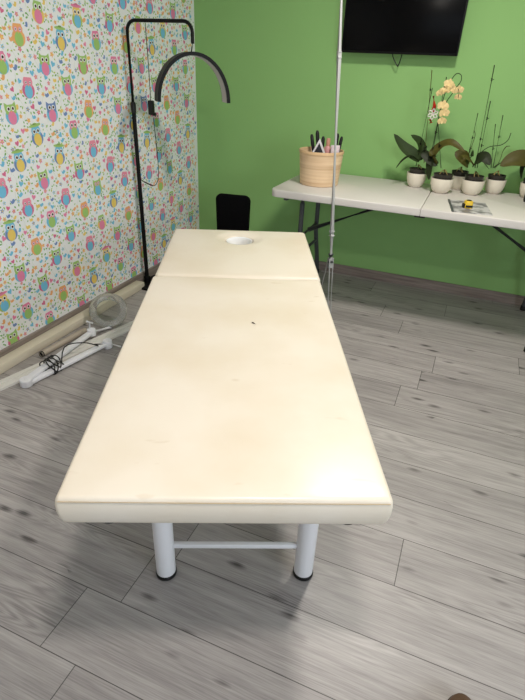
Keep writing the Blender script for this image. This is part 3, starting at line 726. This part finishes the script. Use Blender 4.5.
# ------------------------------------------------------------------ orchids
def leaf(parent, pts, w, m, name='leaf', roll=0.0, fold=.25, th=.0016):
    """strap leaf along a centre line: width profile, folded along the midrib, real thickness"""
    P = [Vector(p) for p in pts]; Q = [P[0]*2-P[1]]+P+[P[-1]*2-P[-2]]; cl_ = []
    for i in range(1, len(Q)-2):
        for k in range(5):
            t = k/5
            cl_.append(.5*((2*Q[i])+(Q[i+1]-Q[i-1])*t+(2*Q[i-1]-5*Q[i]+4*Q[i+1]-Q[i+2])*t*t+(3*Q[i]-Q[i-1]-3*Q[i+1]+Q[i+2])*t**3))
    cl_.append(P[-1]); n = len(cl_); bm = BM(); topv, botv = [], []
    for i, p in enumerate(cl_):
        d = (cl_[min(i+1, n-1)]-cl_[max(i-1, 0)]).normalized()
        s = d.cross(Vector((0, 0, 1)))
        if s.length < .15: s = d.cross(Vector((0, -1, 0)))
        s.normalize(); s = Matrix.Rotation(roll, 3, d) @ s; u = s.cross(d).normalized()
        t = i/(n-1); ww = w*(math.sin(PI*min(1, (t*.94+.06))**.8)**.62)*(1 if t < .99 else .5)+.0015
        for lst, o_ in ((topv, th), (botv, -th)):
            lst.append([bm.verts.new(p+s*(k*ww)+u*(abs(k)*ww*fold+o_*(1-.7*abs(k)))) for k in (-1, -.5, 0, .5, 1)])
    for lst in (topv, botv):
        for a, b in zip(lst, lst[1:]):
            for k in range(4): bm.faces.new((a[k], a[k+1], b[k+1], b[k]))
    for a0, a1, b0, b1 in zip(topv, topv[1:], botv, botv[1:]):
        for k in (0, 4): bm.faces.new((a0[k], a1[k], b1[k], b0[k]))
    for e in (0, -1):
        for k in range(4): bm.faces.new((topv[e][k], topv[e][k+1], botv[e][k+1], botv[e][k]))
    return obj(name, bm, m, parent, angle=70)
def pot(x, y, label, r=.064, h=.088, inner=True, bark=True):
    t = thing('potted_orchid', label, 'potted plant', (x, y, ZTB))
    k = r/.064
    bm = BM(); lathe(bm, [(0, .0), (.036*k, .0), (.041*k, .003), (.053*k, .022), (.061*k, .050), (.064*k, h-.002), (.0635*k, h), (.0605*k, h), (.059*k, h-.006), (.054*k, .04), (.04*k, .012), (0, .012)], 40); obj('outer_pot', bm, ceram, t)
    bm = BM(); lathe(bm, [(0, .0125), (.038*k, .0125), (.050*k, h), (.0535*k, h+.022), (.0545*k, h+.024), (.0525*k, h+.025), (.050*k, h+.012), (0, h+.012)], 32); ip = obj('inner_pot', bm, potpl, t)
    bm = BM()
    rb = random.Random(int(x*1000)+5)
    for _ in range(26):
        a = rb.uniform(0, 2*PI); q = rb.uniform(0, .040*k); sz = rb.uniform(.006, .011)
        bmesh.ops.create_icosphere(bm, subdivisions=1, radius=1, matrix=Matrix.Translation((q*math.cos(a), q*math.sin(a), h+.014+rb.uniform(0, .008))) @ Matrix.Rotation(rb.uniform(0, 3), 4, 'Z') @ Matrix.Diagonal((sz*1.5, sz, sz*.7, 1)))
    b = obj('bark', bm, soil, ip); b['kind'] = 'stuff'
    return t
def px(o, x, y, dy=0):
    """a point on the upright plane dy behind the pot's axis, seen in direction (x, y), in the pot's own frame"""
    d = Fw*FPX+Rt*(x-262.5)+Up*(350-y); Y = o.location.y+dy; s = Y/d.y
    return Vector((0, 0, H))+d*s-o.location
def stake(t, a, b, r=.0026, m=None, name='stake', clips=()):
    bm = BM(); tube(bm, [a, b], r, 8); s = obj(name, bm, m or stakem, t)
    for f in clips:
        c = a.lerp(b, f); d = (b-a).normalized()
        bm = BM(); tube(bm, [c-d*.006, c+d*.006], r*2.4, 8); tube(bm, [c, c+Vector((.012, -.004, 0))], r*.9, 6); obj('clip', bm, black, s)
    return s
def stem(t, pts, r=.0024, m=None, name='stem'):
    bm = BM(); tube(bm, pts, r, 8, sub=6); return obj(name, bm, m or stemm, t)
def roots(t, n=5, seed=1, h=.088):
    rb = random.Random(seed); bm = BM()
    for _ in range(n):
        a = rb.uniform(0, 2*PI); tube(bm, [(0.004*math.cos(a), .004*math.sin(a), h+.045), (.016*math.cos(a), .016*math.sin(a), h+.036), (.028*math.cos(a+.3), .028*math.sin(a+.3), h+.014)], .0028, 6, sub=4)
    tube(bm, [(0, 0, h+.012), (.001, 0, h+.05)], .006, 8); return obj('crown', bm, rootm, t)
def flower(t, c, s, face, seed):
    rb = random.Random(seed); bm = BM(); f = Vector(face).normalized(); u, v = frame_of(f)
    def pet(a, L, W, lift):
        d = u*math.cos(a)+v*math.sin(a); e = f.cross(d); n = 7; rows = []
        for side_ in (1, -1):
            rows.append([])
            for i in range(n):
                q = i/(n-1); ww = W*math.sin(PI*(q*.9+.07))**.7
                rows[-1].append([bm.verts.new(c+d*(L*q)+e*(k*ww)+f*(lift*q*q*L-.2*abs(k)*ww+side_*.0006)) for k in (-1, 0, 1)])
        for rr in rows:
            for a0, a1 in zip(rr, rr[1:]):
                for k in (0, 1): bm.faces.new((a0[k], a0[k+1], a1[k+1], a1[k]))
        for i in range(n-1):
            for k in (0, 2): bm.faces.new((rows[0][i][k], rows[0][i+1][k], rows[1][i+1][k], rows[1][i][k]))
    a0 = rb.uniform(-.3, .3)
    for k in range(3): pet(a0+PI/2+2*PI*k/3, s*.95, s*.34, .1)
    for k in (0, 1): pet(a0+PI*k+.12*(1-2*k), s, s*.58, .25)
    pet(a0-PI/2, s*.45, s*.22, 1.1)
    return obj('flower', bm, petal, t, angle=80)

# left pot: broad dark leaves to the left, two stakes, gift tag
A = pot(-.352, 3.555, 'potted orchid, leftmost of the row, leaves arching left')
roots(A, 4, 2); p = lambda x, y, d=0: px(A, x, y, d)
leaf(A, [p(420, 160), p(413, 154, -.01), p(403, 146, -.02), p(394, 134, -.03)], .034, leafm, roll=-1.15)
leaf(A, [p(421, 160), p(422, 150, .01), p(419, 141, .0), p(411, 135, -.02)], .028, leafm, roll=-1.15)
leaf(A, [p(420, 161), p(411, 156, -.03), p(403, 160, -.06), p(396, 168, -.08)], .010, leafd, roll=-.2)
leaf(A, [p(421, 160), p(426, 156, -.01), p(432, 158, -.04), p(437, 166, -.07)], .016, leafd, roll=.6)
stake(A, p(416, 166), p(432.5, 88), .0024, clips=(.3,))
stake(A, p(424, 163, .01), p(432, 70, .01), .0026, m=mat('bamboo_stake', (118, 92, 40), .7), clips=(.8,))
bm = BM(); tube(bm, [p(433.5, 96, .004), p(434.5, 106, .002), p(433, 112, 0)], [.006, .011, .013], 8); tube(bm, [p(430.5, 119, 0), p(431, 123, 0)], [.014, .012], 8); tag(obj('gift_tag', bm, redm, A), 'red paper tag tied to the stake')
bm = BM()
for k in range(6):
    a = 2*PI*k/6; c = p(433, 114, -.02)
    tube(bm, [c, c+Vector((math.cos(a)*.020, -.012, math.sin(a)*.020)), c+Vector((math.cos(a+.5)*.030, -.004, math.sin(a+.5)*.030)), c+Vector((math.cos(a+1)*.016, .004, math.sin(a+1)*.016)), c], .0034, 6, sub=4)
tag(obj('ribbon_bow', bm, ribbon, A), 'white ribbon bow')
# second pot: brownish leaf arching right, flower spray
B = pot(-.183, 3.46, 'potted orchid with a cream flower spray and a brownish leaf', r=.071)
roots(B, 7, 4); p = lambda x, y, d=0: px(B, x, y, d)
leaf(B, [p(436, 164), p(432, 156, .01), p(441, 146, .01), p(452, 143, -.01), p(465, 152, -.03)], .030, leafb, roll=.8)
leaf(B, [p(437, 165), p(432, 158, .03), p(430, 168, -.0), p(429, 180, -.04)], .030, leafd, roll=.9)
leaf(B, [p(437, 165), p(430, 160, .02), p(424, 152, .04), p(427, 146, .05)], .026, leafd, roll=-1.0)
stake(B, p(441, 168), p(438, 122), .0026, clips=(.5,))
stake(B, p(430, 160, .02), p(446.5, 77, .02), .0026, clips=(.35, .9))
stem(B, [p(431, 162, .02), p(437, 128, .02), p(443, 100, .02), p(449, 84, .01), p(456, 74, .01), p(461, 75, 0), p(461, 81, -.01), p(456, 88, -.01), p(452, 94, 0), p(447, 101, 0), p(443, 110, .01)], .0022, m=leafd, name='flower_stem')
stem(B, [p(456, 86, -.01), p(459, 91, -.02), p(458, 98, -.03)], .0016, name='flower_stem')
for i, (x, y, s, f) in enumerate(((449, 84, .030, (-.2, -1, .1)), (446, 90, .032, (-.5, -1, .2)), (452, 89, .030, (.2, -1, 0)), (440, 93, .026, (-.7, -.8, .1)), (459, 90, .027, (.4, -1, -.2)), (458, 97, .022, (.2, -1, -.4)), (443, 106, .034, (.1, -1, .1)), (444, 113, .032, (.4, -.9, -.1)), (442, 121, .027, (.1, -1, -.3)))):
    flower(B, p(x, y, -.012), s, f, i)
# pot at the back between its neighbours
Cp = pot(-.092, 3.632, 'potted orchid with a broad dull leaf, set back in the row', r=.064)
roots(Cp, 4, 6); p = lambda x, y, d=0: px(Cp, x, y, d)
leaf(Cp, [p(468, 165, -.0), p(465, 160, -.03), p(460, 155, -.05), p(455, 152, -.05)], .042, leafb, roll=-1.2)
leaf(Cp, [p(465, 164), p(468, 160, -.03), p(471, 157, -.05), p(473, 150, -.05)], .016, leafm, roll=.6)
stake(Cp, p(468, 157, .01), p(478, 113, .02), .0022, clips=(.2, .45))
stem(Cp, [p(466, 162), p(471, 148, .01), p(475, 136, .0), p(474, 130, -.01)], .0018)
# pot with the tallest stakes
D = pot(.0, 3.515, 'potted orchid holding the tallest thin stakes of the row', r=.069)
roots(D, 7, 8); p = lambda x, y, d=0: px(D, x, y, d)
leaf(D, [p(474, 166), p(478, 160, -.02), p(485, 158, -.04), p(490, 165, -.06)], .040, leafd, roll=.95)
leaf(D, [p(474, 166), p(469, 160, -.02), p(464, 157, -.03), p(461, 162, -.06)], .018, leafb, roll=-.5)
stake(D, p(475, 168), p(494.5, 65), .0028, clips=(.87, .3))
stake(D, p(477, 168, .01), p(490.5, 101, .02), .0026, clips=(.75, .35))
# pot with the curving stem
Ep = pot(.131, 3.632, 'potted orchid with a long curving bare stem, set back on the right', r=.064)
roots(Ep, 5, 10); p = lambda x, y, d=0: px(Ep, x, y, d)
stake(Ep, p(493, 168), p(503, 115), .0024, clips=(.6,))
stake(Ep, p(491, 168, -.01), p(495.5, 124, -.01), .0022, clips=(.45,))
stem(Ep, [p(489, 169), p(482, 160, -.02), p(480, 154, -.02), p(489, 147, -.01), p(501, 145, -.01), p(508, 140, -.01), p(511, 133, 0)], .0022, m=leafd)
stem(Ep, [p(495, 169), p(500, 160), p(503, 151), p(507, 146, -.01)], .0016)
leaf(Ep, [p(503, 151), p(506, 147), p(510, 146)], .006, leafb)
leaf(Ep, [p(494, 168), p(498, 165, .01), p(502, 162, .01)], .009, leafm)
# pot at the right edge with the one huge leaf
G = pot(.338, 3.61, 'potted orchid cut off by the right edge, one huge leaf reaching left')
roots(G, 4, 12); p = lambda x, y, d=0: px(G, x, y, d)
leaf(G, [p(530, 162), p(523, 159, -.01), p(512, 160, -.02), p(500, 166, -.03)], .052, leafb, roll=-.95)
leaf(G, [p(528, 168), p(533, 160, -.01), p(542, 160, -.02), p(550, 168, -.03)], .026, leafm, roll=.4)
leaf(G, [p(527, 168), p(523, 166, .02), p(521, 172, .0), p(521, 179, -.03)], .012, leafd, roll=-.3)

# ------------------------------------------------------------------ brown shoe at the bottom edge
sh = thing('brown_shoe', 'brown shoe toe poking in at the bottom edge of the floor', 'shoe', (.264, .840, 0), math.radians(8))
def foot_outline(k=1):                              # toe points +y
    pts = []
    for i in range(40):
        a = 2*PI*i/40; c, s = math.cos(a), math.sin(a)
        y = -.13+.14*s; wd = .056 if y > -.11 else .036+.011*max(0, (y+.27)/.16)
        pts.append((wd*c*(1 if s < .75 else 1), y))
    return pts
fo = foot_outline()
def lofted(levels):
    bm = BM(); prev = None
    for sx, y0, y1, z0, z1 in levels:                # scale x, clamp y range, heel/toe heights
        cur = []
        for x, y in fo:
            t = (y+.27)/.28; yy = y0+(y1-y0)*t; cur.append(bm.verts.new((x*sx, yy, z0+(z1-z0)*t)))
        if prev:
            for k in range(len(fo)): bm.faces.new((prev[k], prev[(k+1) % len(fo)], cur[(k+1) % len(fo)], cur[k]))
        else: bm.faces.new(cur[::-1])
        prev = cur
    bm.faces.new(prev); return bm
bs = mat('brown_leather', (92, 68, 50), .55, bump=(90, .2))
obj('upper', lofted([(1, -.268, .008, .016, .014), (1, -.27, .008, .04, .026), (.96, -.268, .002, .07, .040), (.8, -.262, -.02, .09, .052), (.62, -.255, -.09, .10, .075)]), bs, sh, angle=60)
obj('sole', lofted([(1.0, -.272, .010, 0, 0), (1.05, -.276, .013, .004, .004), (1.05, -.276, .013, .0145, .0125), (1.0, -.272, .010, .0165, .0145)]), mat('dark_rubber_sole', (40, 34, 30), .7), sh)

# ------------------------------------------------------------------ ceiling lamp (overhead, above the camera) and daylight
lamp_diff = mat('lamp_diffuser', (250, 248, 240), .5, emit=((1, .95, .86), 3))
def ceiling_lamp(label, x, y, power):
    t = thing('ceiling_lamp', label, 'ceiling lamp', (x, y, ZC), group='round ceiling lamps')
    bm = BM(); lathe(bm, [(0, 0), (.17, 0), (.17, -.03), (.155, -.035), (0, -.035)], 36); obj('housing', bm, white_metal, t)
    bm = BM(); lathe(bm, [(0, -.0352), (.15, -.0352), (.145, -.05), (.10, -.056), (0, -.058)], 36); obj('diffuser', bm, lamp_diff, t)
    l = bpy.data.lights.new('ceiling_lamp_light', 'AREA'); l.shape = 'DISK'; l.size = .24; l.energy = power; l.color = (1, .93, .85)
    o = bpy.data.objects.new('ceiling_lamp_light', l); COL.objects.link(o); o.location = (x, y, ZC-.075)
ceiling_lamp('round white ceiling lamp overhead, above the camera', -.04, .42, 22)
ceiling_lamp('round white ceiling lamp overhead, above the head end of the bed', -.15, 2.35, 29)
def area(name, loc, rot, sx, sy, power, col):
    l = bpy.data.lights.new(name, 'AREA'); l.shape = 'RECTANGLE'; l.size = sx; l.size_y = sy; l.energy = power; l.color = col
    o = bpy.data.objects.new(name, l); COL.objects.link(o); o.location = loc; o.rotation_euler = rot; return o
area('daylight_right', (XR+.12, (W1[0]+W1[1])/2, (W1[2]+W1[3])/2), (0, PI/2, 0), W1[3]-W1[2], W1[1]-W1[0], 58, (.82, .91, 1))
area('daylight_rear', ((W2[0]+W2[1])/2, YF-.12, (W2[2]+W2[3])/2), (PI/2, 0, 0), W2[1]-W2[0], W2[3]-W2[2], 3, (.86, .93, 1))
w = bpy.data.worlds.new('world'); S.world = w; w.use_nodes = True
w.node_tree.nodes['Background'].inputs[0].default_value = (.75, .87, 1, 1); w.node_tree.nodes['Background'].inputs[1].default_value = 1.0

S.view_settings.view_transform = 'Standard'; S.view_settings.look = 'None'; S.view_settings.gamma = 1
S.view_settings.use_curve_mapping = False; S.view_settings.exposure = .05
